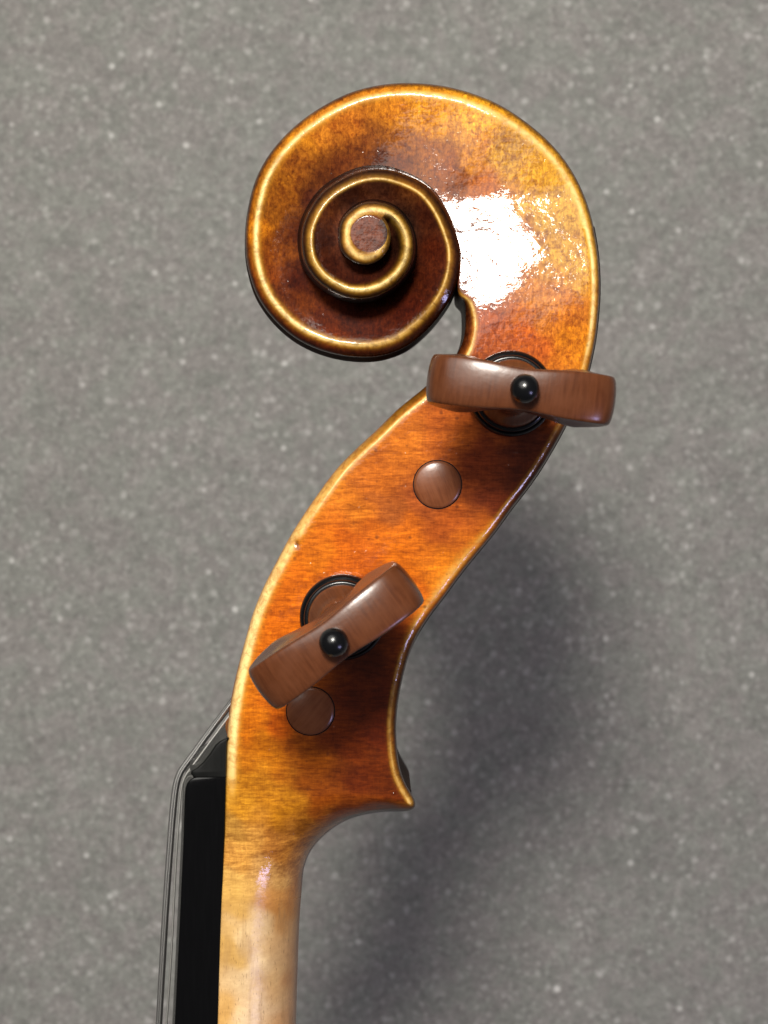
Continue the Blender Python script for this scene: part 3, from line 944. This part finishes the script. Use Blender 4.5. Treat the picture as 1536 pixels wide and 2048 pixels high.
def board_section(xr, xl, camber_px, yp, half, nseg=40, rnd=5.0, yc=None):
    """closed section across the board at picture height yp: xr = glue side, xl = side edge, rising by camber to the centre"""
    pts = []
    zz = np.linspace(0, 1, nseg)
    out = [(xr, -0.2)]
    # near side wall, rounded corner, camber, mirrored
    for a in np.linspace(0, math.pi / 2, 7):
        out.append((xl + rnd - rnd * math.sin(a), -0.2 - 0.6 * (1 - math.cos(a))))
    for t in np.linspace(0.06, 1, 16):
        out.append((xl - camber_px * (1 - (1 - t) ** 2), -0.8 - (half - 0.8) * t))
    full_ = out + [(x, 2 * MID - z) for (x, z) in out[-2::-1]]
    res = []
    for (x, z) in full_:
        wx, _ = world_xy(x, 0, 0.0)
        _, wy = world_xy(0, yp, 0.0)
        res.append((float(wx), float(wy), z * 1e-3))
    return res


fb_secs = []
for (yp, xr, xl) in ((1555, 451.8, 392), (1557, 451.7, 384), (1561, 451.6, 377.5), (1568, 451.6, 372), (1578, 451.3, 369), (1595, 451.0, 367.5), (1700, 447.0, 364), (1850, 441.6, 357), (2048, 435.6, 347.5), (2200, 431, 340), (2330, 426, 333)):
    fb_secs.append(board_section(xr - 0.8, xl, 19, yp, 12.0))
v_, f_ = loft(fb_secs)
fbo = link("fingerboard", mesh_pd("fingerboard", v_, f_), M_EB, violin)
auto_smooth(fbo, 40)
nut_secs = []
for (yp, xr, xl, cb) in ((1477, 454.5, 450, 2), (1479.5, 454, 446, 4), (1484, 453.5, 437, 7), (1491, 453, 429, 10), (1508, 452.6, 418, 11), (1526, 452.2, 404, 14), (1537, 452, 392, 16), (1543, 451.9, 381, 17), (1549, 451.8, 379.5, 15), (1554, 451.7, 384, 12)):
    nut_secs.append(board_section(xr - 0.8, xl, cb, yp, 12.0, rnd=7.0))
v_, f_ = loft(nut_secs)
nut = link("nut", mesh_pd("nut", v_, f_), M_EBN, violin)
auto_smooth(nut, 40)


def tube(path, r, seg=14):
    path = [np.array(p, float) for p in path]
    secs = []
    up = np.array((0, 0, 1.0))
    for i, p in enumerate(path):
        t = path[min(i + 1, len(path) - 1)] - path[max(i - 1, 0)]
        t /= np.linalg.norm(t)
        a = np.cross(t, up); a /= np.linalg.norm(a); b = np.cross(a, t)
        secs.append([tuple(p + r * (math.cos(2 * math.pi * k / seg) * a + math.sin(2 * math.pi * k / seg) * b)) for k in range(seg)])
    return loft(secs)


# picture positions of each string: into the pegbox, over the nut, down the board
def string(zs, pts, r, mat, label, peg_xy):
    P_ = []
    tt = np.concatenate([[0], np.cumsum(np.linalg.norm(np.diff(np.array(pts, float), axis=0), axis=1))])
    q = pchip(tt, np.array(pts, float), np.linspace(0, tt[-1], 90))
    for (x, y) in q:
        wx, wy = world_xy(x, y, zs)
        P_.append((float(wx), float(wy), zs * 1e-3))
    P_ = [(peg_xy[0], peg_xy[1] + 0.0005, zs * 1e-3 - 0.001)] + P_
    v, f = tube(P_, r)
    o = link("string", mesh_pd("string", v, f), mat, violin)
    o["label"] = label
    return o


pegxy = [(p.location.x - 0.0034, p.location.y) for p in (p2, p1, p3, p4)]
string(-4.0, [(500, 1374), (459, 1431), (417, 1488), (379, 1540), (371, 1551), (363, 1575), (359, 1620), (352, 1720), (343, 1900), (333, 2047), (313, 2330)], 0.00017, M_STEEL, "thin plain steel string nearest the camera", pegxy[0])
string(-9.6, [(505, 1348), (463, 1405), (418, 1466), (373, 1529), (363, 1543), (354.5, 1567), (349, 1610), (341.5, 1700), (332, 1830), (319, 2047), (303, 2330)], 0.00026, M_WOUND, "second string from the camera, wound", pegxy[1])
string(-14.6, [(505, 1345), (462, 1403), (416, 1464), (370, 1527), (360, 1541), (351, 1565), (345, 1605), (338, 1690), (329, 1820), (316, 2047), (300, 2330)], 0.00036, M_WOUND, "third string from the camera, thick and wound, standing highest", pegxy[2])
string(-20.0, [(507, 1348), (465, 1406), (419, 1467), (373.5, 1530), (363.5, 1544), (355, 1568), (349.5, 1610), (342, 1700), (333, 1830), (320, 2047), (304, 2330)], 0.00038, M_WOUND, "thickest wound string, farthest from the camera", pegxy[3])
